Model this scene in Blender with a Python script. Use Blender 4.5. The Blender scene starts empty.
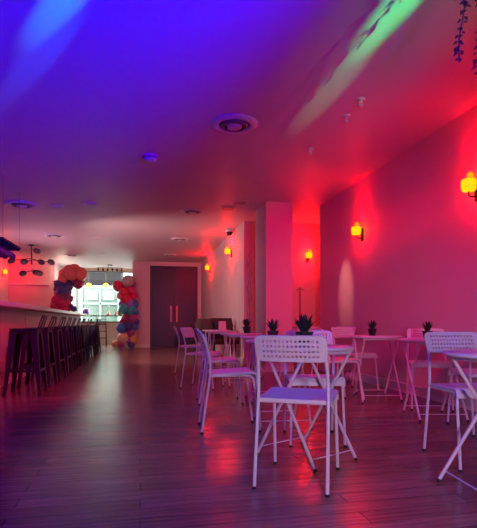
import bpy, math, random
from mathutils import Vector, Matrix, Euler
random.seed(7)
PI = math.pi
SC = bpy.context.scene
COL = SC.collection
R = math.radians

# ------------------------------------------------------------------ mesh builder
class MB:
    def __init__(s): s.v = []; s.f = []; s.sm = []
    def add(s, vs, fs, smooth=False):
        o = len(s.v); s.v += [tuple(v) for v in vs]
        for f in fs: s.f.append(tuple(o + i for i in f)); s.sm.append(smooth)
        return s
    def box(s, x0, x1, y0, y1, z0, z1, M=None, bev=0.0):
        if bev > 0:
            return s.rbox(x0, x1, y0, y1, z0, z1, bev, M)
        vs = [Vector((x, y, z)) for x in (x0, x1) for y in (y0, y1) for z in (z0, z1)]
        if M is not None: vs = [M @ v for v in vs]
        return s.add(vs, [(0,1,3,2),(4,6,7,5),(0,4,5,1),(2,3,7,6),(0,2,6,4),(1,5,7,3)])
    def rbox(s, x0, x1, y0, y1, z0, z1, b, M=None):
        # bevelled slab: vertical corners chamfered, top and bottom edges chamfered
        def ring(i, z):
            return [(x0+i+b, y0+i, z),(x1-i-b, y0+i, z),(x1-i, y0+i+b, z),(x1-i, y1-i-b, z),
                    (x1-i-b, y1-i, z),(x0+i+b, y1-i, z),(x0+i, y1-i-b, z),(x0+i, y0+i+b, z)]
        rs = [ring(b*.6, z0), ring(0, z0+b*.6), ring(0, z1-b*.6), ring(b*.6, z1)]
        vs = [Vector(p) for r in rs for p in r]
        if M is not None: vs = [M @ v for v in vs]
        fs = [tuple(reversed(range(8))), tuple(range(24, 32))]
        for k in range(3):
            for i in range(8):
                j = (i+1) % 8
                fs.append((k*8+i, k*8+j, (k+1)*8+j, (k+1)*8+i))
        return s.add(vs, fs)
    def tube(s, path, r, seg=8, cap=True, smooth=True):
        P = [Vector(p) for p in path]; n = len(P)
        rr = r if isinstance(r, (list, tuple)) else [r]*n
        vs = []; prev = None
        for i, p in enumerate(P):
            t = (P[min(i+1, n-1)] - P[max(i-1, 0)]).normalized()
            if prev is None:
                up = Vector((0,0,1)) if abs(t.z) < .9 else Vector((1,0,0))
                a = t.cross(up).normalized()
            else:
                a = (prev - t*prev.dot(t)).normalized()
            prev = a; b = t.cross(a)
            for k in range(seg):
                w = 2*PI*k/seg
                vs.append(p + (a*math.cos(w) + b*math.sin(w))*rr[i])
        fs = []
        for i in range(n-1):
            for k in range(seg):
                k2 = (k+1) % seg
                fs.append((i*seg+k, i*seg+k2, (i+1)*seg+k2, (i+1)*seg+k))
        s.add(vs, fs, smooth)
        if cap:
            s.add(vs[:seg], [tuple(reversed(range(seg)))]); s.add(vs[-seg:], [tuple(range(seg))])
        return s
    def lathe(s, prof, seg=24, c=(0,0,0), smooth=True, M=None):
        vs = []; n = len(prof)
        for (r, z) in prof:
            for k in range(seg):
                w = 2*PI*k/seg
                vs.append(Vector((c[0]+r*math.cos(w), c[1]+r*math.sin(w), c[2]+z)))
        if M is not None: vs = [M @ v for v in vs]
        fs = []
        for i in range(n-1):
            for k in range(seg):
                k2 = (k+1) % seg
                fs.append((i*seg+k, i*seg+k2, (i+1)*seg+k2, (i+1)*seg+k))
        return s.add(vs, fs, smooth)
    def ball(s, c, r, seg=14, rings=9, sz=1.0, M=None):
        prof = [(max(1e-4, r*math.sin(PI*i/rings)), -r*sz*math.cos(PI*i/rings)) for i in range(rings+1)]
        return s.lathe(prof, seg, c, True, M)
    def hull(s, ringA, ringB, smooth=False):
        n = len(ringA)
        fs = [(i, (i+1)%n, n+(i+1)%n, n+i) for i in range(n)] + [tuple(reversed(range(n))), tuple(range(n, 2*n))]
        return s.add(list(ringA)+list(ringB), fs, smooth)
    def build(s, name, mat, parent=None, loc=None):
        me = bpy.data.meshes.new(name); me.from_pydata([tuple(v) for v in s.v], [], s.f)
        me.polygons.foreach_set('use_smooth', s.sm)
        me.materials.append(mat); me.update()
        o = bpy.data.objects.new(name, me); COL.objects.link(o)
        if parent is not None: o.parent = parent
        if loc is not None: o.location = loc
        return o

def tag(o, label=None, cat=None, group=None, kind=None):
    if label: o['label'] = label
    if cat: o['category'] = cat
    if group: o['group'] = group
    if kind: o['kind'] = kind
    return o
def thing(name, label, cat, loc=(0,0,0), rz=0, group=None):
    o = bpy.data.objects.new(name, None); COL.objects.link(o)
    o.empty_display_size = .1; o.location = loc; o.rotation_euler = (0, 0, rz)
    return tag(o, label, cat, group)
def struct(name, mb, mat, parent=None):
    o = mb.build(name, mat, parent)
    if parent is None: o['kind'] = 'structure'
    return o
def copy_tree(o, parent=None):
    c = o.copy(); COL.objects.link(c)
    if parent is not None: c.parent = parent
    for ch in list(o.children): copy_tree(ch, c)
    return c
def dup(o, loc, rz, label, group=None):
    c = copy_tree(o); c.location = loc; c.rotation_euler = (0, 0, rz); c['label'] = label
    if group: c['group'] = group
    return c

# ------------------------------------------------------------------ materials
def mat(name, col, rough=.6, metal=0.0, spec=.5, noise=0.0, nscale=6.0, bump=0.0):
    m = bpy.data.materials.new(name); m.use_nodes = True
    nt = m.node_tree; b = nt.nodes['Principled BSDF']
    b.inputs['Roughness'].default_value = rough; b.inputs['Metallic'].default_value = metal
    b.inputs['Specular IOR Level'].default_value = spec
    b.inputs['Base Color'].default_value = (*col, 1)
    if noise or bump:
        tc = nt.nodes.new('ShaderNodeTexCoord'); n = nt.nodes.new('ShaderNodeTexNoise')
        n.inputs['Scale'].default_value = nscale; n.inputs['Detail'].default_value = 5
        nt.links.new(tc.outputs['Object'], n.inputs['Vector'])
        if noise:
            mx = nt.nodes.new('ShaderNodeMix'); mx.data_type = 'RGBA'
            mx.inputs[6].default_value = (*[c*(1-noise) for c in col], 1)
            mx.inputs[7].default_value = (*[min(1, c*(1+noise)) for c in col], 1)
            nt.links.new(n.outputs['Fac'], mx.inputs[0]); nt.links.new(mx.outputs[2], b.inputs['Base Color'])
        if bump:
            bp = nt.nodes.new('ShaderNodeBump'); bp.inputs['Strength'].default_value = bump
            bp.inputs['Distance'].default_value = .01
            nt.links.new(n.outputs['Fac'], bp.inputs['Height']); nt.links.new(bp.outputs['Normal'], b.inputs['Normal'])
    return m
def emit(name, col, strength):
    m = mat(name, col, .4); b = m.node_tree.nodes['Principled BSDF']
    b.inputs['Emission Color'].default_value = (*col, 1); b.inputs['Emission Strength'].default_value = strength
    return m

WALL = mat('wall_paint', (.68, .46, .47), .62, noise=.03, nscale=3, bump=.03)
CEIL = mat('ceiling_paint', (.60, .50, .52), .5, noise=.03, nscale=2, bump=.02)
TRIM = mat('trim_paint', (.72, .66, .62), .4, noise=.03)
WHITE_STEEL = mat('white_powder_coat', (.80, .78, .80), .35, noise=.03, nscale=20)
WHITE_PLASTIC = mat('white_plastic', (.80, .78, .80), .42, noise=.03, nscale=12)
TABLE_WHITE = mat('white_table_enamel', (.80, .78, .79), .3, noise=.03, nscale=9)
RUBBER = mat('dark_rubber', (.02, .02, .025), .7, noise=.2)
GUN = mat('gunmetal_steel', (.024, .036, .050), .42, .1, noise=.2, nscale=8)
BLACK = mat('matte_black_metal', (.015, .014, .018), .5, .3, noise=.2)
POT = mat('black_pot', (.012, .011, .014), .5, noise=.25, nscale=14)
LEAF = mat('succulent_leaf', (.016, .024, .020), .5, noise=.35, nscale=18)
VINE = mat('vine_leaf', (.10, .13, .10), .6, noise=.3, nscale=20)
DOORM = mat('dark_door_paint', (.026, .028, .062), .38, noise=.12, nscale=4)
BRASS = mat('worn_brass', (.45, .33, .22), .35, .8, noise=.1)
BARPANEL = mat('bar_front_paint', (.66, .55, .52), .4, noise=.04, nscale=3)
BARTOP = mat('bar_top_stone', (.55, .50, .49), .22, noise=.12, nscale=9)
BEIGE = mat('beige_panel', (.68, .58, .44), .55, noise=.06, nscale=5)
MAROON = mat('maroon_upholstery', (.05, .009, .013), .6, noise=.2, nscale=15)
BRANCH = mat('pale_branch', (.40, .24, .20), .7, noise=.15, nscale=9)
POST = mat('painted_post', (.30, .16, .16), .5, noise=.1)
VENT = mat('white_vent_metal', (.68, .64, .64), .3, .0, noise=.03)
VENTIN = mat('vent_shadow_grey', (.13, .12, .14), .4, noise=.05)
DARKHOLE = mat('vent_dark', (.02, .02, .03), .8, noise=.1)
PAPER = mat('white_card', (.8, .78, .75), .7, noise=.03)
CONC = mat('pale_concrete', (.10, .105, .10), .8, noise=.08, nscale=2)
MINT = mat('mint_facade', (.042, .068, .056), .7, noise=.08, nscale=1)
MINTD = mat('green_glass', (.018, .032, .027), .2, noise=.2, nscale=1)
AWN = mat('purple_awning', (.022, .017, .026), .7, noise=.15, nscale=3)
TAN = mat('tan_wood', (.075, .042, .025), .6, noise=.12, nscale=4)
WINFRAME = mat('window_frame_paint', (.10, .10, .13), .5, noise=.1)
ORANGE = mat('orange_plastic', (.85, .20, .12), .5, noise=.05)

def floor_mat():
    m = bpy.data.materials.new('oak_plank_floor'); m.use_nodes = True
    nt = m.node_tree; N = nt.nodes; L = nt.links; b = N['Principled BSDF']
    tc = N.new('ShaderNodeTexCoord')
    br = N.new('ShaderNodeTexBrick'); br.inputs['Scale'].default_value = 1
    br.inputs['Brick Width'].default_value = 1.5; br.inputs['Row Height'].default_value = .115
    br.inputs['Mortar Size'].default_value = .0022; br.inputs['Mortar Smooth'].default_value = .3
    br.inputs['Color1'].default_value = (.31, .175, .14, 1); br.inputs['Color2'].default_value = (.185, .10, .08, 1)
    br.inputs['Mortar'].default_value = (.035, .02, .016, 1)
    br.offset = .37; br.offset_frequency = 2
    L.new(tc.outputs['Object'], br.inputs['Vector'])
    mp = N.new('ShaderNodeMapping'); mp.inputs['Scale'].default_value = (1.3, 22, 1)
    L.new(tc.outputs['Object'], mp.inputs['Vector'])
    g = N.new('ShaderNodeTexNoise'); g.inputs['Scale'].default_value = 2.2; g.inputs['Detail'].default_value = 7
    L.new(mp.outputs['Vector'], g.inputs['Vector'])
    rp = N.new('ShaderNodeMapRange'); rp.inputs['From Min'].default_value = .3; rp.inputs['From Max'].default_value = .7
    rp.inputs['To Min'].default_value = .62; rp.inputs['To Max'].default_value = 1.3
    L.new(g.outputs['Fac'], rp.inputs['Value'])
    mx = N.new('ShaderNodeMix'); mx.data_type = 'RGBA'; mx.blend_type = 'MULTIPLY'; mx.inputs[0].default_value = 1
    L.new(br.outputs['Color'], mx.inputs[6]); L.new(rp.outputs['Result'], mx.inputs[7]); L.new(mx.outputs[2], b.inputs['Base Color'])
    rr = N.new('ShaderNodeMapRange'); rr.inputs['To Min'].default_value = .15; rr.inputs['To Max'].default_value = .28
    L.new(g.outputs['Fac'], rr.inputs['Value']); L.new(rr.outputs['Result'], b.inputs['Roughness'])
    ad = N.new('ShaderNodeMath'); ad.operation = 'MULTIPLY_ADD'; ad.inputs[1].default_value = -1.0
    L.new(br.outputs['Fac'], ad.inputs[0]); 
    sc = N.new('ShaderNodeMath'); sc.operation = 'MULTIPLY'; sc.inputs[1].default_value = .35
    L.new(g.outputs['Fac'], sc.inputs[0]); L.new(sc.outputs[0], ad.inputs[2])
    bp = N.new('ShaderNodeBump'); bp.inputs['Strength'].default_value = .6; bp.inputs['Distance'].default_value = .005
    L.new(ad.outputs[0], bp.inputs['Height']); L.new(bp.outputs['Normal'], b.inputs['Normal'])
    b.inputs['Specular IOR Level'].default_value = .65
    b.inputs['IOR'].default_value = 1.6
    return m
FLOOR = floor_mat()
def glass_mat():
    m = bpy.data.materials.new('window_glass'); m.use_nodes = True
    nt = m.node_tree; N = nt.nodes; L = nt.links
    out = N['Material Output']; N.remove(N['Principled BSDF'])
    t = N.new('ShaderNodeBsdfTransparent'); t.inputs['Color'].default_value = (.96, .98, .97, 1)
    g = N.new('ShaderNodeBsdfGlossy'); g.inputs['Roughness'].default_value = .02
    fr = N.new('ShaderNodeFresnel'); fr.inputs['IOR'].default_value = 1.1
    mx = N.new('ShaderNodeMixShader'); L.new(fr.outputs[0], mx.inputs[0]); L.new(t.outputs[0], mx.inputs[1]); L.new(g.outputs[0], mx.inputs[2])
    L.new(mx.outputs[0], out.inputs['Surface'])
    return m
GLASS = glass_mat()
AMBER = emit('amber_lamp_glass', (1.0, .22, .0), 3.2)
REDBULB = emit('red_lamp_bulb', (1.0, .12, .0), 3.0)
GLOWYEL = emit('lit_yellow_paper', (1.0, .80, .15), 1.6)
DRINKGLASS = mat('stemware_glass', (.16, .11, .12), .12, spec=.8)
MIRROR = mat('mirror_ball_facets', (.9, .88, .85), .3, .7)

# ------------------------------------------------------------------ the room
HC = 2.88
struct('floor', MB().box(-4.5, 4.2, -3.2, 19.2, -.1, 0), FLOOR)
struct('ceiling', MB().box(-4.5, 4.2, -3.2, 19.2, HC, HC+.15), CEIL)
struct('wall_left', MB().box(-4.5, -4.3, -3.2, 17.2, 0, HC), WALL)
struct('wall_right', MB().box(3.1, 3.4, -3.2, 7.95, 0, HC), WALL)
struct('wall_alcove_side', MB().box(4.0, 4.2, 7.95, 9.6, 0, HC).box(3.4, 4.2, 7.75, 7.95, 0, HC), WALL)
struct('wall_alcove_back', MB().box(2.05, 4.2, 9.4, 9.6, 0, HC), WALL)
struct('wall_right_rear', MB().box(2.05, 2.3, 9.6, 16.3, 0, HC), WALL)
struct('wall_back_left', MB().box(-4.5, -2.84, 17.2, 17.4, 0, HC), WALL)
b = MB().box(-.24, .33, 16.3, 16.5, 0, HC).box(1.93, 2.3, 16.3, 16.5, 0, HC).box(.33, 1.93, 16.3, 16.5, 2.74, HC)
struct('wall_back', b, WALL)
struct('wall_bay_left', MB().box(-3.0, -2.84, 17.4, 18.95, 0, HC), WALL)
struct('wall_bay_right', MB().box(-.24, -.08, 16.5, 18.95, 0, HC), WALL)
b = MB().box(-2.84, -.24, 18.75, 18.95, 0, .83).box(-2.84, -.24, 18.75, 18.95, 2.78, HC)
struct('wall_window', b, BEIGE)
struct('wall_front', MB().box(-4.5, 3.4, -3.4, -3.2, 0, HC), WALL)
struct('pillar', MB().box(2.08, 2.55, 7.81, 8.55, 0, HC), WALL)
struct('baseboard_right', MB().box(3.075, 3.1, -3.2, 7.95, 0, .09).box(3.06, 3.1, -3.2, 7.95, .09, .11), TRIM)
struct('baseboard_right_rear', MB().box(2.03, 2.05, 9.4, 16.3, 0, .11), TRIM)
struct('baseboard_back', MB().box(-.24, .33, 16.28, 16.3, 0, .11), TRIM)
struct('baseboard_left', MB().box(-4.3, -4.28, -3.2, 17.2, 0, .11), TRIM)
struct('trim_pillar', MB().box(2.06, 2.57, 7.79, 8.57, 0, .11), TRIM)
# picture ledge on the far left wall
struct('trim_1', MB().box(-4.3, -3.0, 17.14, 17.2, 2.10, 2.14), TRIM)

struct('door_light_block', MB().box(.2, 2.1, 16.5, 16.6, 0, HC), WALL)  # unseen backing added to stop daylight leaking round the door leaves
# double door
d = bpy.data.objects.new('door_1', None); COL.objects.link(d); d.location = (1.13, 16.4, 0); d['kind'] = 'structure'
MB().box(-.80, -.76, -.1, .06, 0, 2.74).box(.76, .80, -.1, .06, 0, 2.74).box(-.76, .76, -.1, .06, 2.70, 2.74).build('door_frame', DOORM, d)
for sgn in (-1, 1):
    x0, x1 = (-.757, -.004) if sgn < 0 else (.004, .757)
    lf = MB().box(x0, x1, -.06, -.01, .01, 2.695)
    for za, zb in ((.25, 1.15), (1.35, 2.5)):   # raised mouldings
        lf.box(x0+.1, x1-.1, -.068, -.06, za, za+.03).box(x0+.1, x1-.1, -.068, -.06, zb-.03, zb)
        lf.box(x0+.1, x0+.13, -.068, -.06, za+.03, zb-.03).box(x1-.13, x1-.1, -.068, -.06, za+.03, zb-.03)
    l = lf.build('door_leaf', DOORM, d)
    hx = sgn*.10
    MB().tube([(hx, -.065, .92), (hx, -.12, .92), (hx, -.12, 1.34), (hx, -.065, 1.34)], .014).box(hx-.03, hx+.03, -.072, -.06, .86, 1.40).build('door_handle', BRASS, l)

# window in the bay
w = bpy.data.objects.new('window_1', None); COL.objects.link(w); w.location = (-1.54, 18.8, 0); w['kind'] = 'structure'
b = MB()
b.box(-1.30, 1.30, 0, .08, .83, .88).box(-1.30, 1.30, 0, .08, 2.74, 2.78).box(-1.30, -1.25, 0, .08, .88, 2.74).box(1.25, 1.30, 0, .08, .88, 2.74)
b.box(-1.25, 1.25, .01, .07, 2.36, 2.39)
b.build('window_frame', WINFRAME, w)
MB().box(-1.25, 1.25, .035, .045, .88, 2.36).build('window_pane', GLASS, w)
MB().box(-1.25, 1.25, .035, .045, 2.39, 2.74).build('window_pane', GLASS, w)

# ------------------------------------------------------------------ out in the street
ST = struct('street_ground', MB().box(-14, 12, 19.2, 40, -.15, 0), CONC)
fb = thing('street_facade', 'pale mint storefront across the street seen through the bay window', 'building', (-2.2, 28, 0))
MB().box(-9, 9, .25, .6, 0, 7).build('wall', CONC, fb)
b = MB()
for x0, x1 in ((-1.15, -.95), (.95, 1.15)): b.box(x0, x1, -.05, .25, .2, 3.0)
b.box(-.95, .95, -.05, .25, 2.75, 3.0).box(-.95, .95, -.05, .25, .2, .75).box(-.95, .95, 0, .25, 1.85, 1.95).box(-.05, .05, 0, .25, .75, 2.75)
b.box(-.75, -.15, .0, .04, 2.1, 2.6).box(.15, .75, .0, .04, 2.1, 2.6)
b.build('storefront_frame', MINT, fb)
MB().box(-.95, .95, .15, .2, .75, 2.75).build('storefront_glass', MINTD, fb)
MB().box(-1.95, -1.3, .05, .25, .1, 3.2).build('wooden_post', TAN, fb)
MB().box(-3.1, -2.2, .05, .25, .3, 2.9).build('side_window', MINTD, fb)
aw = thing('street_awning', 'dark purple awning band outside the top of the bay window', 'awning', (-1.45, 19.35, 2.46))
MB().hull([(-.95, -.2, .42), (.80, -.2, .42), (.80, -.18, .46), (-.95, -.18, .46)], [(-.95, .55, 0), (.80, .55, 0), (.80, .57, .04), (-.95, .57, .04)]).build('canopy', AWN, aw)
MB().box(-.95, .80, .55, .57, -.14, .03).build('valance', AWN, aw)
for q in (-.9, .75): MB().tube([(q, -.2, .3), (q, .5, .0)], .012).build('bracket', WINFRAME, aw)

# window counter, stool, cones, pendants
wc = thing('window_counter', 'dark drinks counter along the bay window sill', 'counter', (-1.54, 18.5, 0))
MB().box(-1.28, 1.28, -.22, .23, 1.06, 1.10, bev=.008).build('countertop', GUN, wc)
for x in (-1.2, 1.2): MB().box(x-.02, x+.02, .15, .2, .0, 1.06).build('leg', GUN, wc)

# ------------------------------------------------------------------ bar
bar = thing('bar_counter', 'long pale bar counter with overhanging top running down the left side', 'bar counter', (-1.77, 2.2, 0))
MB().rbox(-.65, .27, 0, 13.0, 1.02, 1.08, .012).build('countertop', BARTOP, bar)
b = MB().box(-.55, 0, .05, 12.9, .2, 1.02)
for k in range(9):
    y = .2 + k*1.41
    b.box(0, .012, y, y+.07, .2, 1.02)
b.box(0, .012, .05, 12.9, .95, 1.02)
b.build('front_panel', BARPANEL, bar)
MB().box(-.55, .02, .05, 12.9, 0, .2).box(.02, .03, .05, 12.9, .19, .2).build('baseboard', TRIM, bar)

# bar stools -----------------------------------------------------------------
def make_stool(label, group):
    t = thing('bar_stool', label, 'stool', (0,0,0), 0, group)
    seat = MB().rbox(-.155, .155, -.155, .155, .745, .765, .03)
    seat.rbox(-.15, .15, -.15, .15, .70, .746, .02); seat.build('seat', GUN, t)
    for sx in (-1, 1):
        for sy in (-1, 1):
            lg = MB()
            def ring(cx, cy, w, z): return [(cx-sx*w, cy, z), (cx, cy, z), (cx, cy-sy*w, z), (cx-sx*.006, cy-sy*w, z), (cx-sx*.006, cy-sy*.006, z), (cx-sx*w, cy-sy*.006, z)]
            A = ring(sx*.148, sy*.148, .085, .74); B = ring(sx*.205, sy*.205, .034, .015)
            lg.hull(A, B)
            l = lg.build('leg', GUN, t)
            MB().box(sx*.205-.02-sx*.014, sx*.205+.02-sx*.014, sy*.205-.02-sy*.014, sy*.205+.02-sy*.014, 0, .022).build('rubber_foot', RUBBER, l)
    for sx in (-1, 1): MB().box(sx*.183-.004, sx*.183+.004, -.18, .18, .26, .29).build('footrest', GUN, t)
    for sy in (-1, 1): MB().box(-.18, .18, sy*.183-.004, sy*.183+.004, .26, .29).build('footrest', GUN, t)
    # low back: a bent strap rising from the rear corners (back is at +x), and a centre strap
    P = []
    for k in range(13):
        u = -1 + k/6
        yy = .15*math.copysign(min(1, abs(u)*1.35), u); h = 1 - max(0, abs(u)-.74)/.26
        P.append((.15+.055*h, yy, .73+.17*h))
    bk = MB()
    for i in range(12):
        p, q = Vector(P[i]), Vector(P[i+1])
        wv = Vector((0,0,.018)) if abs(q.z-p.z) < .03 else Vector((0, .018, 0))
        n = Vector((.004, 0, 0))
        bk.hull([p-wv-n, p+wv-n, p+wv+n, p-wv+n], [q-wv-n, q+wv-n, q+wv+n, q-wv+n])
    bk.hull([(.15-.004,-.04,.74),(.15-.004,.04,.74),(.154,.04,.74),(.154,-.04,.74)], [(.20,-.04,.89),(.20,.04,.89),(.206,.04,.89),(.206,-.04,.89)])
    bk.build('backrest', GUN, t)
    return t
ORD = ['first', 'second', 'third', 'fourth', 'fifth', 'sixth', 'seventh', 'eighth', 'ninth', 'tenth', 'eleventh', 'twelfth']
SGRP = 'dark metal bar stools along the bar'
st0 = make_stool('dark metal low-backed bar stool nearest the camera in the row along the bar', SGRP)
st0.location = (-1.32, 6.05, 0)
for k in range(1, 12):
    lb = f'dark metal low-backed bar stool, {ORD[k]} along the bar from the near end' if k < 11 else 'dark metal low-backed bar stool at the far end of the row along the bar'
    dup(st0, (-1.32 + random.uniform(-.02, .02), 6.05 + .72*k, 0), R(random.uniform(-4, 4)), lb)

# tall open-frame stool under the window
ws = thing('counter_stool', 'thin black tall stool with square frame below the window', 'stool', (-1.35, 17.7, 0))
MB().rbox(-.17, .17, -.17, .17, .76, .79, .02).build('seat', BLACK, ws)
for sx in (-1, 1):
    for sy in (-1, 1): MB().tube([(sx*.17, sy*.17, 0), (sx*.155, sy*.155, .77 if sy > 0 else 1.07)], .012).build('leg', BLACK, ws)
MB().tube([(-.155,-.155,1.06),(.155,-.155,1.06)], .012).tube([(-.155,-.155,.95),(.155,-.155,.95)], .010).build('backrest', BLACK, ws)
b = MB()
for z in (.28, .52):
    q = .165
    b.tube([(-q,-q,z),(q,-q,z)], .009).tube([(-q,q,z),(q,q,z)], .009).tube([(-q,-q,z),(-q,q,z)], .009).tube([(q,-q,z),(q,q,z)], .009)
b.build('stretcher', BLACK, ws)

# ------------------------------------------------------------------ perforated chairs
def sheet(us, vs, keep, fn, th, name, mtl, parent):
    """solid sheet over the grid us x vs, cells dropped where keep() is false; fn(u,v) -> (point, normal)"""
    mb = MB(); nu, nv = len(us), len(vs)
    F = [[fn(u, v) for v in vs] for u in us]
    top = [[Vector(F[i][j][0]) + Vector(F[i][j][1])*th*.5 for j in range(nv)] for i in range(nu)]
    bot = [[Vector(F[i][j][0]) - Vector(F[i][j][1])*th*.5 for j in range(nv)] for i in range(nu)]
    V = [top[i][j] for i in range(nu) for j in range(nv)] + [bot[i][j] for i in range(nu) for j in range(nv)]
    T = lambda i, j: i*nv+j
    Bo = lambda i, j: nu*nv + i*nv+j
    K = [[keep(i, j) for j in range(nv-1)] for i in range(nu-1)]
    fs = []
    for i in range(nu-1):
        for j in range(nv-1):
            if not K[i][j]: continue
            fs.append((T(i,j), T(i+1,j), T(i+1,j+1), T(i,j+1)))
            fs.append((Bo(i,j), Bo(i,j+1), Bo(i+1,j+1), Bo(i+1,j)))
            if i == 0 or not K[i-1][j]: fs.append((T(i,j), T(i,j+1), Bo(i,j+1), Bo(i,j)))
            if i == nu-2 or not K[i+1][j]: fs.append((T(i+1,j), Bo(i+1,j), Bo(i+1,j+1), T(i+1,j+1)))
            if j == 0 or not K[i][j-1]: fs.append((T(i,j), Bo(i,j), Bo(i+1,j), T(i+1,j)))
            if j == nv-2 or not K[i][j+1]: fs.append((T(i,j+1), T(i+1,j+1), Bo(i+1,j+1), Bo(i,j+1)))
    mb.add(V, fs, False)
    return mb.build(name, mtl, parent)

def bend(path, r=.03, n=4):
    """round the inner corners of a polyline"""
    P = [Vector(p) for p in path]; out = [P[0]]
    for i in range(1, len(P)-1):
        a, c = (P[i-1]-P[i]), (P[i+1]-P[i]); d = min(r, a.length*.45, c.length*.45)
        A, C = P[i]+a.normalized()*d, P[i]+c.normalized()*d
        for k in range(n+1):
            t = k/n; out.append(A*(1-t)**2 + P[i]*2*t*(1-t) + C*t*t)
    out.append(P[-1]); return out

def make_chair(label, group):
    t = thing('cafe_chair', label, 'chair', (0,0,0), 0, group)       # faces local +y
    # backrest with its grid of square holes
    nc, nr = 14, 4
    W, H, rc = .181, .130, .032
    us = [-W + rc*(1-math.cos(PI/2*k/4)) for k in range(4)]
    x0 = W - rc; hole = .0122; gap = (2*x0-nc*hole)/(nc+1)
    us += [-x0 + (k//2)*(hole+gap) + (k % 2)*gap for k in range(nc*2+2)] + [W - rc*(1-math.cos(PI/2*k/4)) for k in range(3, -1, -1)]
    rb = .021; vg = (H-2*rb)/(nr*2-1)
    vs = [0, rb*.5] + [rb + vg*k for k in range(nr*2)] + [H-rb*.5, H]
    def keep(i, j):
        ci, cj = i-4, j-2
        return not (0 <= ci < nc*2+1 and ci % 2 == 1 and 0 <= cj < nr*2-1 and cj % 2 == 0)
    def fn(u, v):
        e = max(0, abs(u)-(W-rc))
        drop = rc - math.sqrt(max(0, rc*rc-e*e))
        m = H/2; k = (v-m)/m; vv = m + k*(m-drop)
        q = abs(u)/W
        y = -.190 - .055*(vv/H) - .022*(1-q*q)                          # gently curved around the sitter
        return (u, y, .640+vv), Vector((0, -.95, -.3)).normalized()
    sheet(us, vs, keep, fn, .013, 'backrest', WHITE_PLASTIC, t)
    # seat
    us2 = [-.190, -.185, -.172, -.15, -.09, 0, .09, .15, .172, .185, .190]
    vs2 = [-.165, -.158, -.13, -.06, .02, .10, .15, .172, .188, .197, .201]
    def fs(u, v):
        z = .442 + .016*(v+.165)/.32 - .008*max(0, 1-(u/.17)**2)*max(0, 1-((v-.0)/.17)**2)
        dv = v; n = Vector((0, 0, 1))
        if v > .15:
            k = (v-.15)/.051; z -= .055*k*k; n = Vector((0, k, 1-k*.7)).normalized(); dv = .15 + .036*math.sin(min(1, k)*PI/2)
        e = max(0, abs(u)-.16)/.035
        if v < -.12: dv = max(v, -.165 + .03*(1-math.sqrt(max(0, 1-e*e))))
        z -= .006*e*e
        return (u, dv, z), n
    sheet(us2, vs2, lambda i, j: True, fs, .011, 'seat', WHITE_PLASTIC, t)
    for s in (-1, 1):
        rear = bend([(s*.182, -.235, .012), (s*.178, -.168, .47), (s*.177, -.172, .56), (s*.165, -.226, .745)], .08, 5)
        l = MB().tube(rear, .0092).build('leg', WHITE_STEEL, t)
        MB().lathe([(.001, 0), (.0115, 0), (.0115, .012), (.010, .014)], 10, (s*.182, -.2355, 0)).build('rubber_foot', RUBBER, l)
        front = bend([(s*.174, -.165, .430), (s*.174, .155, .432), (s*.182, .210, .012)], .045, 5)
        l = MB().tube(front, .0092).build('leg', WHITE_STEEL, t)
        MB().lathe([(.001, 0), (.0115, 0), (.0115, .012), (.010, .014)], 10, (s*.182, .210, 0)).build('rubber_foot', RUBBER, l)
    for q, w_, z_ in ((-.15, .176, .430), (.10, .174, .428)): MB().tube([(-w_, q, z_), (w_, q, z_)], .009).build('seat_rail', WHITE_STEEL, t)
    return t

CG = 'white perforated cafe chairs'
ch0 = make_chair('white perforated chair in the centre foreground, seen squarely from behind', CG)
def face(deg): return R(deg-90)
ch0.location = (.836, 2.448, 0); ch0.rotation_euler = (0, 0, face(60.4))
CH = [
 ((1.21, 3.235), -101.6, 'white perforated chair facing the camera across the table behind the foreground chair'),
 ((.70, 3.73), -3.6, 'white chair seen side-on, nearest of the side-on row left of centre'),
 ((.83, 4.98), -3, 'white chair seen side-on, second from the camera in the side-on row'),
 ((.80, 6.12), -30, 'white chair with a red-lit backrest front, third in the side-on row'),
 ((.81, 8.02), -5, 'white chair seen edge-on against the dark double doors, farthest of the side-on row'),
 ((1.96, 2.545), -97.9, 'white perforated chair facing the camera behind the table at the right edge'),
 ((2.62, 3.27), 78, 'white chair mostly hidden behind the right-edge table, facing away to the wall-side table'),
 ((2.79, 4.24), -115, 'white chair beside the right wall, its back just above the right foreground chair'),
 ((2.60, 5.49), -71, 'red-lit white chair behind the middle wall-side table with the plant'),
 ((2.02, 4.72), 5, 'dim white chair seen obliquely between the centre table and the middle wall-side table'),
 ((2.75, 6.45), -150, 'red-lit white chair against the right wall near the pale light streak'),
]
for (x, y), f, lb in CH: dup(ch0, (x, y, 0), face(f), lb)

# ------------------------------------------------------------------ folding tables
HT = .69
def make_table(label, group):
    t = thing('folding_table', label, 'table', (0,0,0), 0, group)
    r = .285
    MB().lathe([(.001, HT-.022), (r-.012, HT-.022), (r-.003, HT-.018), (r, HT-.011), (r-.003, HT-.003), (r-.012, HT), (.001, HT)], 40).build('tabletop', TABLE_WHITE, t)
    for sy in (-1, 1):
        ya, yb = sy*.200, sy*.178
        for (sx, yy) in ((1, ya), (-1, yb)):
            lg = MB().tube([(-sx*.235, yy, .012), (sx*.175, yy, HT-.035)], .0098)
            l = lg.build('leg', WHITE_STEEL, t)
            MB().ball((-sx*.235, yy, .0115), .0115, 10, 6).build('rubber_foot', RUBBER, l)
    MB().tube([(-.205, -.20, .06), (-.205, .20, .06)], .0038).build('stretcher', WHITE_STEEL, t)
    MB().tube([(.205, -.178, .06), (.205, .178, .06)], .0038).build('stretcher', WHITE_STEEL, t)
    for q in (-.175, .175): MB().tube([(q, -.20, HT-.035), (q, .20, HT-.035)], .0115).build('top_rail', WHITE_STEEL, t)
    return t
TG = 'round white folding tables'
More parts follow.
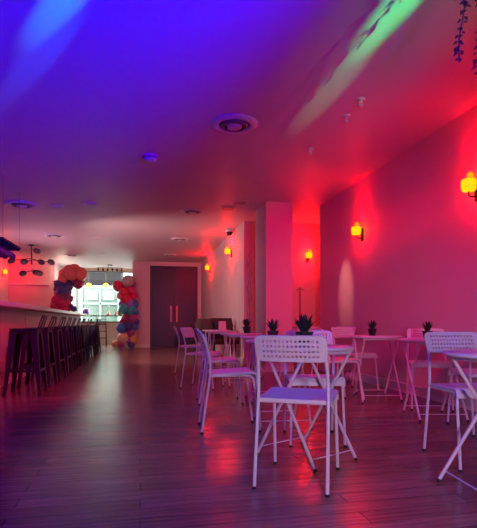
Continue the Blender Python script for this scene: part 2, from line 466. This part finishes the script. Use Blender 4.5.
tb0 = make_table('round white folding table just beyond the foreground chair', TG)
tb0.location = (1.01, 2.81, 0); tb0.rotation_euler = (0, 0, R(-63.6))
for (x, y), rz, lb in [
 ((1.74, 2.01), -6.6, 'round white folding table cut off by the right edge of the photo'),
 ((1.14, 3.82), 85, 'round white folding table beside the nearest side-on chair'),
 ((1.33, 5.00), 88, 'round white folding table beside the second side-on chair'),
 ((1.33, 6.28), 90, 'round white folding table by the third side-on chair, under the plant near the pillar strip'),
 ((1.38, 8.00), 90, 'round white folding table by the farthest side-on chair'),
 ((2.54, 3.80), 78, 'round white folding table by the right wall with a plant behind the right foreground chair'),
 ((2.55, 4.86), 80, 'round white folding table in the middle of the right wall with a plant on it'),
 ((1.48, 9.30), 90, 'round white folding table in front of the maroon armchairs'),
]: dup(tb0, (x, y, 0), R(rz), lb)

# console in the alcove
cs = thing('console_table', 'red-lit white table standing in the alcove under the wall lamp', 'table', (3.22, 8.35, 0))
MB().rbox(-.50, .50, -.25, .25, .735, .76, .008).build('tabletop', TABLE_WHITE, cs)
for sx in (-1, 1):
    for sy in (-1, 1): MB().box(sx*.45-.018, sx*.45+.018, sy*.2-.018, sy*.2+.018, 0, .735).build('leg', WHITE_STEEL, cs)

# ------------------------------------------------------------------ potted succulents
def make_plant(label, group, h=.2):
    t = thing('potted_succulent', label, 'plant', (0,0,0), 0, group)
    pt = MB()
    def sq(r, z): return [(r, -r*.6, z), (r, r*.6, z), (r*.6, r, z), (-r*.6, r, z), (-r, r*.6, z), (-r, -r*.6, z), (-r*.6, -r, z), (r*.6, -r, z)]
    pt.hull(sq(.032, 0), sq(.045, .075)); pt.hull(sq(.049, .075), sq(.049, .088))
    pt.build('pot', POT, t)
    lf = MB()
    for k in range(18):
        ring = 0 if k < 5 else (1 if k < 11 else 2)
        w = k*2.4 + random.uniform(-.2, .2)
        tilt = (.06, .24, .46)[ring] + random.uniform(-.06, .06); L = (.118, .118, .095)[ring]*random.uniform(.9, 1.1)
        dirv = Vector((math.cos(w)*math.sin(tilt), math.sin(w)*math.sin(tilt), math.cos(tilt)))
        side = Vector((-math.sin(w), math.cos(w), 0)); nrm = dirv.cross(side)
        p0 = Vector((math.cos(w)*.012, math.sin(w)*.012, .08))
        pts = []
        for s_, wd, th in ((0, .011, .006), (.35, .0165, .006), (.7, .0125, .004), (1.0, .001, .0008)):
            c = p0 + dirv*L*s_ - nrm*.018*s_*s_*(1 if ring else .2)
            pts += [c-side*wd, c+nrm*th, c+side*wd, c-nrm*th]
        fs = [(i*4+q, i*4+(q+1) % 4, (i+1)*4+(q+1) % 4, (i+1)*4+q) for i in range(3) for q in range(4)]
        lf.add(pts, fs, False)
    lf.build('foliage', LEAF, t)
    return t
PG = 'small potted succulents on the tables'
p0 = make_plant('dark spiky succulent on the table just beyond the foreground chair', PG)
p0.location = (1.0, 2.83, HT)
for (x, y, z), s, lb in [
 ((1.05, 3.72, HT), 1.0, 'dark potted succulent left of centre, just above the foreground chair back'),
 ((1.42, 6.34, HT), 1.15, 'dark potted plant in front of the red wall strip beside the pillar'),
 ((1.41, 9.25, HT), .95, 'tiny dark potted plant in front of the maroon armchairs'),
 ((3.27, 8.28, .76), 1.0, 'tiny dark potted plant on the red-lit table in the alcove'),
 ((2.51, 4.87, HT), .98, 'dark potted plant on the middle wall-side table'),
 ((2.50, 3.82, HT), .9, 'dark potted plant just above the back of the right foreground chair'),
]:
    s *= .88; c = dup(p0, (x, y, z), random.uniform(0, 3), lb); c.scale = (s, s, s)

# maroon armchairs beyond the tables
def make_armchair(label, group):
    t = thing('padded_armchair', label, 'armchair', (0,0,0), 0, group)    # faces local -y
    MB().rbox(-.24, .24, -.25, .22, .38, .48, .03).build('seat', MAROON, t)
    bk = MB()
    def sec(z, y0, w): return [(-w, y0, z), (-w*.5, y0-.03, z), (w*.5, y0-.03, z), (w, y0, z), (w, y0+.07, z), (-w, y0+.07, z)]
    A, B, C_ = sec(.46, .20, .23), sec(.78, .25, .26), sec(.93, .29, .235)
    bk.hull(A, B).hull(B, C_); bk.build('backrest', MAROON, t)
    for s in (-1, 1): MB().rbox(s*.27-.03, s*.27+.03, -.2, .26, .38, .64, .02).build('armrest', MAROON, t)
    for s in (-1, 1):
        for y in (-.21, .2): MB().tube([(s*.22, y, .39), (s*.23, y*1.05, 0)], [.02, .013]).build('leg', BLACK, t)
    return t
AG = 'maroon padded armchairs'
a0 = make_armchair('maroon padded armchair, left one of the pair at the rear tables', AG)
a0.location = (1.52, 11.4, 0); a0.rotation_euler = (0, 0, R(-12))
dup(a0, (1.72, 9.95, 0), R(0), 'maroon padded armchair, right one of the pair by the rear side wall')
cd = thing('menu_card', 'white upright card standing on the table before the maroon armchairs', 'card', (1.58, 9.25, HT))
MB().hull([(-.07, -.035, 0), (.07, -.035, 0), (.07, -.032, 0), (-.07, -.032, 0)], [(-.07, -.002, .17), (.07, -.002, .17), (.07, .001, .17), (-.07, .001, .17)]).build('front_leaf', PAPER, cd)
MB().hull([(-.07, .032, 0), (.07, .032, 0), (.07, .035, 0), (-.07, .035, 0)], [(-.07, .001, .17), (.07, .001, .17), (.07, .004, .17), (-.07, .004, .17)]).build('back_leaf', PAPER, cd)

# ------------------------------------------------------------------ wall lamps
def make_sconce(label, group):
    t = thing('wall_sconce', label, 'wall lamp', (0,0,0), 0, group)      # wall plane at local y=0, projects to -y
    MB().rbox(-.035, .035, -.018, 0, -.16, .02, .006).build('backplate', BLACK, t)
    MB().tube(bend([(0, -.015, -.12), (0, -.10, -.12), (0, -.10, -.075)], .03), .008).build('arm', BLACK, t)
    sh = MB().lathe([(.001, -.075), (.056, -.07), (.064, -.055), (.068, .0), (.066, .025), (.060, .035), (.054, .03), (.056, .0), (.001, -.06)], 20, (0, -.10, 0))
    sh.build('lamp_shade', AMBER, t)
    MB().lathe([(.014, -.03), (.016, .02), (.030, .04), (.034, .06), (.026, .085), (.012, .098), (.001, .10)], 16, (.022, -.10, 0)).build('bulb', REDBULB, t)
    return t
WG = 'amber wall lamps with red glow'
def wl(t, e, eu): 
    # the lamp's own red light, above and below its shade
    M = t.matrix_basis
    L = bpy.data.lights.new('sconce_uplight', 'SPOT'); L.energy = eu; L.color = (1, 0, .004); L.shadow_soft_size = .03
    L.spot_size = R(100); L.spot_blend = .6
    o = bpy.data.objects.new('sconce_uplight', L); COL.objects.link(o)
    o.matrix_basis = M @ Matrix.Translation((0, -.13, .13)) @ Matrix.Rotation(R(180-42), 4, 'X')
    for dz, k in ((.13, 1.1), (-.16, .6)):
        L = bpy.data.lights.new('sconce_glow', 'POINT'); L.energy = e*k; L.color = (1, 0, .006); L.shadow_soft_size = .03
        o = bpy.data.objects.new('sconce_glow', L); COL.objects.link(o)
        o.location = M @ Vector((0, -.13, dz))
s0 = make_sconce('amber wall lamp on the right wall, largest and cut by the right edge', WG)
SL = [((3.1, 3.93, 2.13), -90, None), ((3.1, 6.30, 2.15), -90, 'amber wall lamp on the right wall above the pale light streak'),
      ((3.39, 9.4, 2.23), 0, 'amber wall lamp on the alcove back wall beside the pillar'),
      ((2.05, 10.7, 2.47), -90, 'amber wall lamp on the rear side wall, nearer the pillar'),
      ((2.05, 14.05, 2.47), -90, 'amber wall lamp on the rear side wall, nearer the dark doors'),
      ((-4.3, 16.4, 2.46), 90, 'amber wall lamp at the far left behind the bar')]
SE = [9, 9, 22, 14, 14, 18]
SU = [24, 24, 14, 240, 240, 60]
for i, (loc, rz, lb) in enumerate(SL):
    o = s0 if lb is None else dup(s0, loc, R(rz), lb)
    o.location = loc; o.rotation_euler = (0, 0, R(rz))
    o.matrix_basis = Matrix.Translation(loc) @ Matrix.Rotation(R(rz), 4, 'Z')
    wl(o, SE[i], SU[i])

# ------------------------------------------------------------------ ceiling fittings
def make_vent(label, group):
    t = thing('ceiling_vent', label, 'ceiling vent', (0,0,HC), 0, group)
    MB().lathe([(.245, 0), (.245, -.006), (.225, -.020), (.185, -.030), (.165, -.022), (.160, -.002)], 36).build('frame', VENT, t)
    MB().lathe([(.165, -.003), (.001, -.003)], 36).build('duct_shade_disc', DARKHOLE, t)  # flat dark disc, shade of the duct painted in, no real recess
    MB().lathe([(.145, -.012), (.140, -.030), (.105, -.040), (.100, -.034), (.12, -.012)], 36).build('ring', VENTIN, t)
    MB().lathe([(.080, -.014), (.075, -.040), (.045, -.050), (.001, -.052), (.001, -.045), (.05, -.014)], 36).build('cone', VENT, t)
    return t
VG = 'round ceiling vents'
v0 = make_vent('round white ceiling vent, the nearest and largest, top centre of the photo', VG); v0.location = (.95, 4.83, HC)
for x, y, s, lb in [(-2.0, 8.84, 1.12, 'round ceiling vent at the left edge above the bar'),
                    (.95, 8.76, .95, 'round ceiling vent, second nearest in the centre row'),
                    (-1.97, 11.82, 1.05, 'round ceiling vent further down above the bar'),
                    (.96, 11.76, .9, 'round ceiling vent, third in the centre row towards the doors'),
                    (-2.02, 15.2, .9, 'round ceiling vent above the far end of the bar'),
                    (.9, 14.6, .8, 'round ceiling vent, farthest in the centre row before the dark doors')]:
    c = dup(v0, (x, y, HC), 0, lb); c.scale = (s, s, s)
def make_dl(label, group):
    t = thing('ceiling_downlight', label, 'ceiling light', (0,0,HC), 0, group)
    MB().lathe([(.12, 0), (.12, -.008), (.105, -.014), (.09, -.010), (.085, -.002)], 28).build('trim_ring', VENT, t)
    MB().lathe([(.087, -.003), (.001, -.003)], 28).build('lens', PAPER, t)
    return t
DG = 'small recessed ceiling lights, off'
d0 = make_dl('small white recessed ceiling light between the bar and centre vents', DG); d0.location = (-.84, 8.53, HC)
for x, y, lb in [(-1.43, 8.85, 'small recessed ceiling light just right of the left-edge vent'),
                 (-1.0, 11.9, 'small recessed ceiling light further down towards the window'),
                 (-1.1, 14.6, 'small recessed ceiling light near the window bay')]:
    dup(d0, (x, y, HC), 0, lb)
sd = thing('smoke_detector', 'white smoke detector on the ceiling left of the nearest vent', 'smoke detector', (.12, 5.97, HC))
MB().lathe([(.105, 0), (.105, -.014), (.098, -.018)], 24).build('base', VENT, sd)
MB().lathe([(.085, -.016), (.085, -.042), (.062, -.062), (.03, -.070), (.001, -.070)], 24).build('body', VENT, sd)
MB().lathe([(.0865, -.026), (.0865, -.034)], 24).build('grille', DARKHOLE, sd)
def make_spk(label, group):
    t = thing('ceiling_speaker', label, 'ceiling speaker', (0,0,HC), 0, group)
    MB().rbox(-.13, .13, -.13, .13, -.012, 0, .01).build('frame', VENT, t)
    MB().rbox(-.105, .105, -.105, .105, -.018, -.011, .005).build('grille', POST, t)
    return t
k0 = make_spk('flat square ceiling panel left one of a pair before the pillar', 'square ceiling panels'); k0.location = (1.54, 8.40, HC)
dup(k0, (1.66, 7.95, HC), .1, 'flat square ceiling panel nearer one of a pair before the pillar')
def make_spr(label, group):
    t = thing('ceiling_sprinkler', label, 'sprinkler', (0,0,HC), 0, group)
    MB().lathe([(.04, 0), (.038, -.006), (.012, -.01)], 16).build('escutcheon', VENT, t)
    b = MB().tube([(0,0,-.008), (0,0,-.03)], .009).tube([(-.014,0,-.028), (-.012,0,-.05), (0,0,-.062)], .004).tube([(.014,0,-.028), (.012,0,-.05), (0,0,-.062)], .004).tube([(-.014,0,-.028), (.014,0,-.028)], .005)
    b.build('body', VENT, t)
    MB().lathe([(.022, -.062), (.022, -.065), (.001, -.066)], 12).build('deflector', VENT, t)
    return t
q0 = make_spr('small ceiling sprinkler head nearest the hanging vine', 'ceiling sprinkler heads'); q0.location = (1.98, 4.06, HC)
dup(q0, (2.0, 4.42, HC), .8, 'small ceiling sprinkler head, middle of the three on the right')
dup(q0, (1.97, 5.35, HC), .3, 'small ceiling sprinkler head, farthest of the three on the right')
cm = thing('dome_camera', 'dark dome camera on the ceiling edge above the rear side wall', 'security camera', (1.93, 10.35, HC))
MB().lathe([(.09, 0), (.09, -.05), (.08, -.06)], 20).build('housing', VENT, cm)
MB().lathe([(.075, -.058), (.068, -.10), (.04, -.128), (.001, -.135)], 20).build('dome', BLACK, cm)

# linear chandelier by the window
lc = thing('linear_chandelier', 'small linear chandelier with six dark bulbs before the bay window', 'chandelier', (-1.04, 17.5, HC))
MB().rbox(-.09, .09, -.03, .03, -.03, 0, .008).build('canopy', BLACK, lc)
for q in (-.06, .06): MB().tube([(q, 0, -.02), (q, 0, -.10)], .006).build('stem', BLACK, lc)
MB().box(-.42, .42, -.012, .012, -.115, -.095).build('bar', BRASS, lc)
for k in range(6):
    MB().lathe([(.012, -.11), (.016, -.14), (.034, -.165), (.038, -.19), (.026, -.218), (.001, -.225)], 12, (-.40+k*.16, 0, 0)).build('bulb', BLACK, lc)

# branching chandelier behind the bar
bc = thing('branching_chandelier', 'black branching chandelier with round dark shades behind the bar', 'chandelier', (-2.79, 13.4, HC))
MB().lathe([(.08, 0), (.08, -.02), (.02, -.04)], 16).build('canopy', BLACK, bc)
MB().tube([(0,0,-.03), (0,0,-.52)], .014).build('stem', BLACK, bc)
CHB = mat('smoked_disc', (.10, .05, .06), .4, noise=.15)
for (dx, dy, dz) in [(.13, .0, -.16), (-.52, .1, -.42), (-.14, -.2, -.48), (.20, .2, -.43), (.50, -.1, -.46), (-.26, .2, -.74), (.22, -.15, -.76), (.05, .3, -.70)]:
    a = MB().tube([(0, 0, min(-.12, dz+.06)), (dx*.5, dy*.5, dz+.04), (dx, dy, dz)], .008).build('arm', BLACK, bc)
    Mx = Matrix.Translation((dx, dy, dz)) @ Matrix.Rotation(.5*dx/(abs(dx)+.1), 4, 'Y')
    MB().lathe([(.001, .075), (.05, .066), (.09, .036), (.10, 0), (.088, -.04), (.05, -.066), (.001, -.075)], 14, M=Mx).build('globe_shade', CHB, a)

# hanging glass rack over the bar (upper left)
gr = thing('hanging_glass_rack', 'dark overhead rack with rows of hanging glasses at the left edge above the bar', 'rack', (-1.98, 7.6, 0))
b = MB().box(-.22, .14, -.5, .5, 1.99, 2.01)
for k in range(6): b.box(-.22, .14, -.44+k*.165, -.42+k*.165, 1.95, 1.99)
b.build('shelf', BLACK, gr)
for sx in (-.20, .12):
    for sy in (-.46, .46): MB().tube([(sx, sy, 2.0), (sx, sy, HC)], .002).build('hanger_wire', BLACK, gr)
gp = MB().lathe([(.034, 0), (.034, -.004), (.005, -.01), (.004, -.08), (.03, -.10), (.042, -.13), (.036, -.175), (.033, -.175), (.038, -.13), (.026, -.105), (.001, -.095)], 12)
g0 = tag(gp.build('hanging_wine_glass', DRINKGLASS), 'upside-down stemmed glass hanging in the overhead rack above the bar', 'glass', 'glasses hanging in the overhead rack')
first = True
for i in range(3):
    for k in range(5):
        o = g0 if first else g0.copy()
        if not first: COL.objects.link(o)
        first = False
        o.location = (-1.98-.16+i*.11, 7.6-.34+k*.165, 1.988)

# hanging vines, top right
def vine(name, label, x, y, zb, n):
    t = thing(name, label, 'vine', (x, y, HC), 0, 'hanging vine strands')
    L = HC - zb; path = [(.02*math.sin(k*.9), .02*math.cos(k*1.3), -L*k/12) for k in range(13)]
    MB().lathe([(.012, 0), (.012, -.006), (.003, -.015)], 10).build('hook', BLACK, t)
    MB().tube(path, .003, 5).build('stem', VINE, t)
    lf = MB()
    for k in range(n):
        f = (k+.5)/n; dens = 1.0 if f < .75 else .9
        c = Vector((.02*math.sin(f*10.8), .02*math.cos(f*15.6), -L*f)); w = k*2.399
        sz = random.uniform(.020, .034)*dens
        out = Vector((math.cos(w), math.sin(w), -.6)).normalized(); sd_ = Vector((-math.sin(w), math.cos(w), .2)).normalized(); nn = out.cross(sd_)
        c = c + out*.006
        pts = [c, c+out*sz*.5+sd_*sz*.55+nn*.003, c+out*sz*1.25, c+out*sz*.5-sd_*sz*.55+nn*.003, c+out*sz*.55+nn*.008, c+out*sz*.55-nn*.003]
        lf.add(pts, [(0,1,4),(1,2,4),(2,3,4),(3,0,4),(1,0,5),(2,1,5),(3,2,5),(0,3,5)])
    lf.build('foliage', VINE, t)
vine('hanging_vine', 'long hanging vine strand at the top right, left of the other', 1.51, 2.04, 2.085, 60)
vine('hanging_vine', 'hanging vine strand at the top right corner, cut by the edge', 1.60, 2.02, 2.02, 60)

# cables / sticks on the walls by the pillar, and small mirror balls
dr = thing('wall_branch', 'thin dark branch standing against the red wall strip left of the pillar', 'branch', (2.14, 9.3, 0))
MB().tube([(0,0,0), (.02,-.02,.5), (-.01,0,1.0), (.02,.01,1.5), (0,.03,2.0), (.01,.05,2.2)], [.03,.025,.024,.022,.016,.008], 7).build('stem', BRANCH, dr)
b = MB()
for k in range(9):
    z = .7+k*.17; w = k*2.1
    b.tube([(0, 0, z), (.05*math.cos(w), min(.04, .05*math.sin(w)), z+.1), (.06*math.cos(w+.6), min(.06, .07*math.sin(w+.6)), z+.2)], [.012,.009,.004], 6)
b.build('twig', BRANCH, dr)
cr = thing('wall_coat_hook_post', 'thin dark post against the alcove wall below the lamp', 'post', (3.2, 9.3, 0))
MB().tube([(0,0,.02), (0,0,1.55)], .018).build('pole', POST, cr)
MB().lathe([(.001,0),(.11,0),(.11,.015),(.02,.03)], 16).build('base', POST, cr)
MB().tube([(-.09,0,1.50),(0,0,1.53),(.09,0,1.50)], .009).build('hook', POST, cr)
def mball(label, loc, r):
    t = thing('mirror_ball', label, 'ornament', loc, 0, 'small speckled balls on the floor')
    mb = MB(); n = 9
    for i in range(n):
        a0_, a1_ = PI*i/n, PI*(i+1)/n; m = max(4, int(2*n*math.sin((a0_+a1_)/2)))
        for k in range(m):
            w0, w1 = 2*PI*k/m, 2*PI*(k+1)/m
            q = [Vector((math.sin(a)*math.cos(w), math.sin(a)*math.sin(w), -math.cos(a)))*r + Vector((0,0,r)) for a, w in ((a0_,w0),(a0_,w1),(a1_,w1),(a1_,w0))]
            mb.add(q, [(0,1,2,3)])
    mb.build('facets', MIRROR, t)
    MB().lathe([(.012, 2*r-.002), (.012, 2*r+.012), (.001, 2*r+.014)], 8).build('cap', BLACK, t)
mball('small speckled sparkling ball on the floor by the right wall, seen beside the centre table', (2.90, 6.3, 0), .07)
mball('small speckled sparkling ball on the floor left of the foreground chair', (1.78, 7.05, 0), .075)

# ------------------------------------------------------------------ balloons
BM = {}
def bmat(n, c):
    if n not in BM: BM[n] = mat('balloon_'+n, c, .28, noise=.05)
    return BM[n]
BC = dict(coral=(.90,.22,.17), red=(.75,.03,.09), crimson=(.72,.02,.14), navy=(.08,.10,.34), purple=(.30,.15,.60), blue=(.06,.22,.62),
          teal=(.06,.58,.50), maroon=(.34,.05,.14), silver=(.50,.46,.40), beige=(.80,.56,.36), gold=(.72,.45,.12), violet=(.25,.08,.60), plum=(.40,.08,.30))
def balloon(parent, x, y, z, r, c):
    ax = Vector((random.uniform(-1,1), random.uniform(-1,.2), random.uniform(-1,1))).normalized()
    M = Matrix.Translation((x, y, z)) @ ax.to_track_quat('Z', 'Y').to_matrix().to_4x4()
    b = MB().lathe([(.001, r*1.08), (r*.45, r*.98), (r*.78, r*.68), (r*.97, r*.25), (r, 0), (r*.93, -r*.38), (r*.70, -r*.78), (r*.38, -r*1.05), (r*.10, -r*1.2), (r*.05, -r*1.24), (r*.12, -r*1.34), (.001, -r*1.33)], 16, M=M)
    o = b.build('balloon', bmat(c, BC[c]), parent); o['label'] = c + ' balloon'
    return o
S = 1/478
def px2(pxx, pyy, Y, base):  # helper: spot on the garland's own upright plane, in metres from its base
    a = R(11.64); t = (pxx-238.5)/478; dd = Y/(math.cos(a)-t*math.sin(a))
    return (dd*math.sin(a)+t*dd*math.cos(a) - base[0], .834+(322.5-pyy)/478*dd)
def garland(name, label, base, lst):
    t = thing(name, label, 'balloon garland', base, 0, 'balloon garlands framing the window')
    for (px_, py_, r, c, dy) in lst:
        x, z = px2(px_, py_, base[1], base)
        balloon(t, x, dy, max(z, r*1.05), r, c)
    return t
GR = [(128,281,.19,'silver',0),(132,284,.12,'plum',.1),(118,286,.17,'red',-.05),(122,289,.15,'maroon',.12),(124,292,.17,'red',-.12),(130,291,.16,'crimson',0),(121,296,.13,'coral',.05),
 (133,296,.15,'crimson',.05),(126,299,.17,'red',-.1),(129,303,.17,'purple',-.05),(134,304,.15,'blue',.05),(123,304,.15,'purple',.08),(124,309,.17,'teal',-.1),(131,309,.17,'teal',0),
 (135,312,.13,'blue',.1),(121,312,.11,'gold',.0),(128,314,.15,'teal',.12),(126,319,.15,'maroon',-.08),(132,319,.16,'plum',-.02),(136,322,.12,'navy',.05),(123,322,.12,'plum',.1),
 (129,326,.15,'navy',-.08),(134,327,.14,'blue',.05),(121,328,.16,'blue',-.12),(125,331,.13,'navy',.08),(131,333,.15,'plum',-.03),(127,335,.15,'beige',.05),(133,336,.13,'beige',.0),
 (123,338,.17,'beige',-.12),(128,341,.12,'plum',-.1),(133,340,.14,'gold',-.05),(116,345,.13,'gold',-.1),(121,346,.11,'plum',-.16),(126,346,.11,'silver',-.1),(131,346,.12,'navy',-.12)]
garland('balloon_garland', 'balloon column right of the window, red above teal above beige', (-.42, 15.85, 0), GR)
GL = [(69,270,.17,'coral',0),(75,269,.17,'coral',.05),(81,274,.21,'coral',-.05),(64,274,.17,'coral',.05),(72,275,.19,'coral',-.12),(77,277,.16,'red',0),(63,279,.15,'coral',-.08),
 (78,284,.16,'maroon',-.05),(81,283,.11,'gold',.1),(74,282,.12,'coral',.1),(60,285,.17,'navy',-.05),(66,283,.17,'navy',.05),(69,287,.14,'navy',-.1),(58,289,.15,'navy',.05),(63,290,.17,'navy',-.12),
 (67,293,.14,'purple',0),(59,294,.15,'plum',.0),(64,297,.16,'maroon',-.08),(69,299,.12,'plum',.05),(57,300,.17,'crimson',-.05),(61,303,.18,'crimson',-.12),(66,304,.16,'crimson',0),(55,305,.16,'red',.05),(70,307,.12,'navy',.0),(74,309,.10,'navy',-.05),
 (60,310,.17,'crimson',0),(66,311,.16,'crimson',-.1),(63,318,.18,'red',0),(58,322,.17,'navy',-.05),(66,325,.17,'teal',0),(62,331,.18,'beige',-.05),(66,338,.17,'gold',0),(60,343,.18,'beige',-.05)]
garland('balloon_garland', 'balloon garland left of the window, coral on top, navy and crimson below', (-2.35, 15.85, 0), GL)
lb_ = tag(MB().ball((0,0,.13), .13, 16, 10).lathe([(.02,.005),(.012,-.004),(.001,-.004)], 8).build('loose_balloon', bmat('violet', BC['violet'])), 'single violet balloon on the window counter', 'balloon')
lb_.location = (-1.96, 18.4, 1.105)
for i, (x, lab) in enumerate(((-1.16, 'small orange cone on the window counter, left of the two'), (-.90, 'small orange cone on the window counter, right of the two'))):
    c = thing('table_cone', lab, 'cone', (x, 18.45, 1.10), 0, 'orange cones on the window counter')
    MB().box(-.06, .06, -.06, .06, 0, .012).build('base', ORANGE, c)
    MB().lathe([(.05, .01), (.012, .20), (.001, .205)], 14).build('body', ORANGE, c)
for x, lab in ((-1.86, 'yellow paper pendant hanging in the window, left one'), (-1.25, 'yellow paper pendant hanging in the window, right one')):
    c = thing('paper_pendant', lab, 'pendant', (x, 18.5, HC), 0, 'yellow paper pendants in the window')
    MB().tube([(0,0,0), (0,0,-.58)], .005).build('cord', BRASS, c)
    MB().ball((0,0,-.67), .105, 14, 9, .85).build('lamp_shade', GLOWYEL, c)

# ------------------------------------------------------------------ light
W_ = bpy.data.worlds.new('World'); SC.world = W_; W_.use_nodes = True
bg = W_.node_tree.nodes['Background']
bg.inputs['Color'].default_value = (.90, 1.0, .95, 1); bg.inputs['Strength'].default_value = 34.0
def light(name, typ, loc, tgt, e, col, **k):
    L = bpy.data.lights.new(name, typ); L.energy = e; L.color = col
    for a_, v_ in k.items(): setattr(L, a_, v_)
    o = bpy.data.objects.new(name, L); COL.objects.link(o); o.location = loc
    o.rotation_euler = (Vector(tgt)-Vector(loc)).to_track_quat('-Z', 'Y').to_euler()
    return o
pl = light('window_portal', 'AREA', (-1.54, 18.97, 1.8), (-1.54, 10, 1.8), 1, (1,1,1), shape='RECTANGLE', size=2.6, size_y=1.96)
pl.data.cycles.is_portal = True
light('sun', 'SUN', (0, 22, 12), (-2, 27, 0), 4, (1, .97, .9), angle=.02)
PLP = (1.85, -.7, 2.25)      # the party projector behind the camera
light('party_blue_wash', 'SPOT', (1.6, -.7, 1.3), (-.65, 2.9, HC), 5200, (.0, .0, 1), spot_size=R(52), spot_blend=1, shadow_soft_size=.05)
light('ceiling_violet_fill', 'SPOT', (1.2, .4, 1.2), (1.0, 5.6, HC), 190, (.10, .0, 1), spot_size=R(58), spot_blend=1, shadow_soft_size=.05)  # added fill with no fixture, turns the mid ceiling more violet
light('party_blue_beam', 'SPOT', PLP, (-.36, 3.0, HC), 8000, (.0, .36, 1), spot_size=R(3.6), spot_blend=1, shadow_soft_size=.01)
light('party_blue_beam', 'SPOT', PLP, (-.75, 3.9, HC), 4500, (.0, .10, 1), spot_size=R(3.0), spot_blend=.8, shadow_soft_size=.01)
light('party_green_beam', 'SPOT', (1.72, -.7, 2.25), (1.64, 2.7, HC), 4500, (.02, 1, .25), spot_size=R(4.8), spot_blend=1, shadow_soft_size=.01)
light('party_green_beam', 'SPOT', (1.72, -.7, 2.25), (1.64, 3.8, HC), 1500, (.12, 1, .4), spot_size=R(4.0), spot_blend=1, shadow_soft_size=.01)
light('party_green_haze', 'SPOT', (1.72, -.7, 2.25), (1.75, 2.2, HC), 250, (.05, 1, .4), spot_size=R(22), spot_blend=1, shadow_soft_size=.01)
light('party_red_beam', 'SPOT', PLP, (3.1, 5.4, 2.02), 1300, (1, 0, .06), spot_size=R(7), spot_blend=.7, shadow_soft_size=.02)
light('pillar_red_fill', 'SPOT', PLP, (2.3, 7.8, 1.7), 900, (1, 0, .06), spot_size=R(20), spot_blend=.8, shadow_soft_size=.02)  # added red fill for the pillar front, no known lamp
light('bar_red_fill', 'SPOT', (.8, 4.3, 2.8), (-1.85, 6.4, .5), 420, (1, .02, .12), spot_size=R(62), spot_blend=1, shadow_soft_size=.1)  # invented spot under the ceiling, reddens the bar front
light('pale_streak_fill', 'SPOT', (2.25, 6.87, 2.75), (3.1, 6.87, 1.35), 95, (1, .42, .34), spot_size=R(24), spot_blend=1, shadow_soft_size=.02)  # added spot without a fitting, makes the pale streak on the right wall
light('chair_violet_fill', 'SPOT', (.2, -1.2, 1.0), (1.30, 2.2, .40), 290, (.78, .48, .80), spot_size=R(42), spot_blend=.7, shadow_soft_size=.15)  # unseen fill added to light the near chairs from the camera side
light('right_wall_red_fill', 'SPOT', (.4, 2.2, 2.75), (3.0, 5.6, .75), 250, (1, .0, .04), spot_size=R(64), spot_blend=.9, shadow_soft_size=.2)  # added fill, no lamp hangs here; reddens right wall and floor
light('rear_wall_fill', 'SPOT', (-1.6, 9.5, 1.8), (2.05, 12.0, 1.5), 250, (1, .62, .60), spot_size=R(120), spot_blend=.9, shadow_soft_size=.2)  # made-up fill brightening the rear side wall and pillar side
light('rear_ceiling_fill', 'SPOT', (-2.9, 12.0, .8), (-.6, 12.5, HC), 170, (1, .50, .62), spot_size=R(150), spot_blend=1, shadow_soft_size=.3)  # added fill behind the bar to lift the rear ceiling, no lamp there
light('bay_fill', 'POINT', (-2.55, 17.0, 2.5), (0,0,0), 12, (1, .78, .58), shadow_soft_size=.2)  # added fill point for the bay header and panel, no such lamp

# ------------------------------------------------------------------ camera
cam = bpy.data.cameras.new('camera'); co = bpy.data.objects.new('camera', cam); COL.objects.link(co)
cam.sensor_fit = 'HORIZONTAL'; cam.sensor_width = 36; cam.lens = 36*478/477
cam.shift_y = (322.5-264)/477; cam.clip_start = .05
co.location = (0, 0, .834); co.rotation_euler = (R(90), 0, R(-11.64))
SC.camera = co
vs_ = SC.view_settings
vs_.view_transform = 'Standard'; vs_.look = 'None'; vs_.gamma = 1; vs_.exposure = 0; vs_.use_curve_mapping = False
SC.cycles.max_bounces = 10; SC.cycles.diffuse_bounces = 5; SC.cycles.use_denoising = True
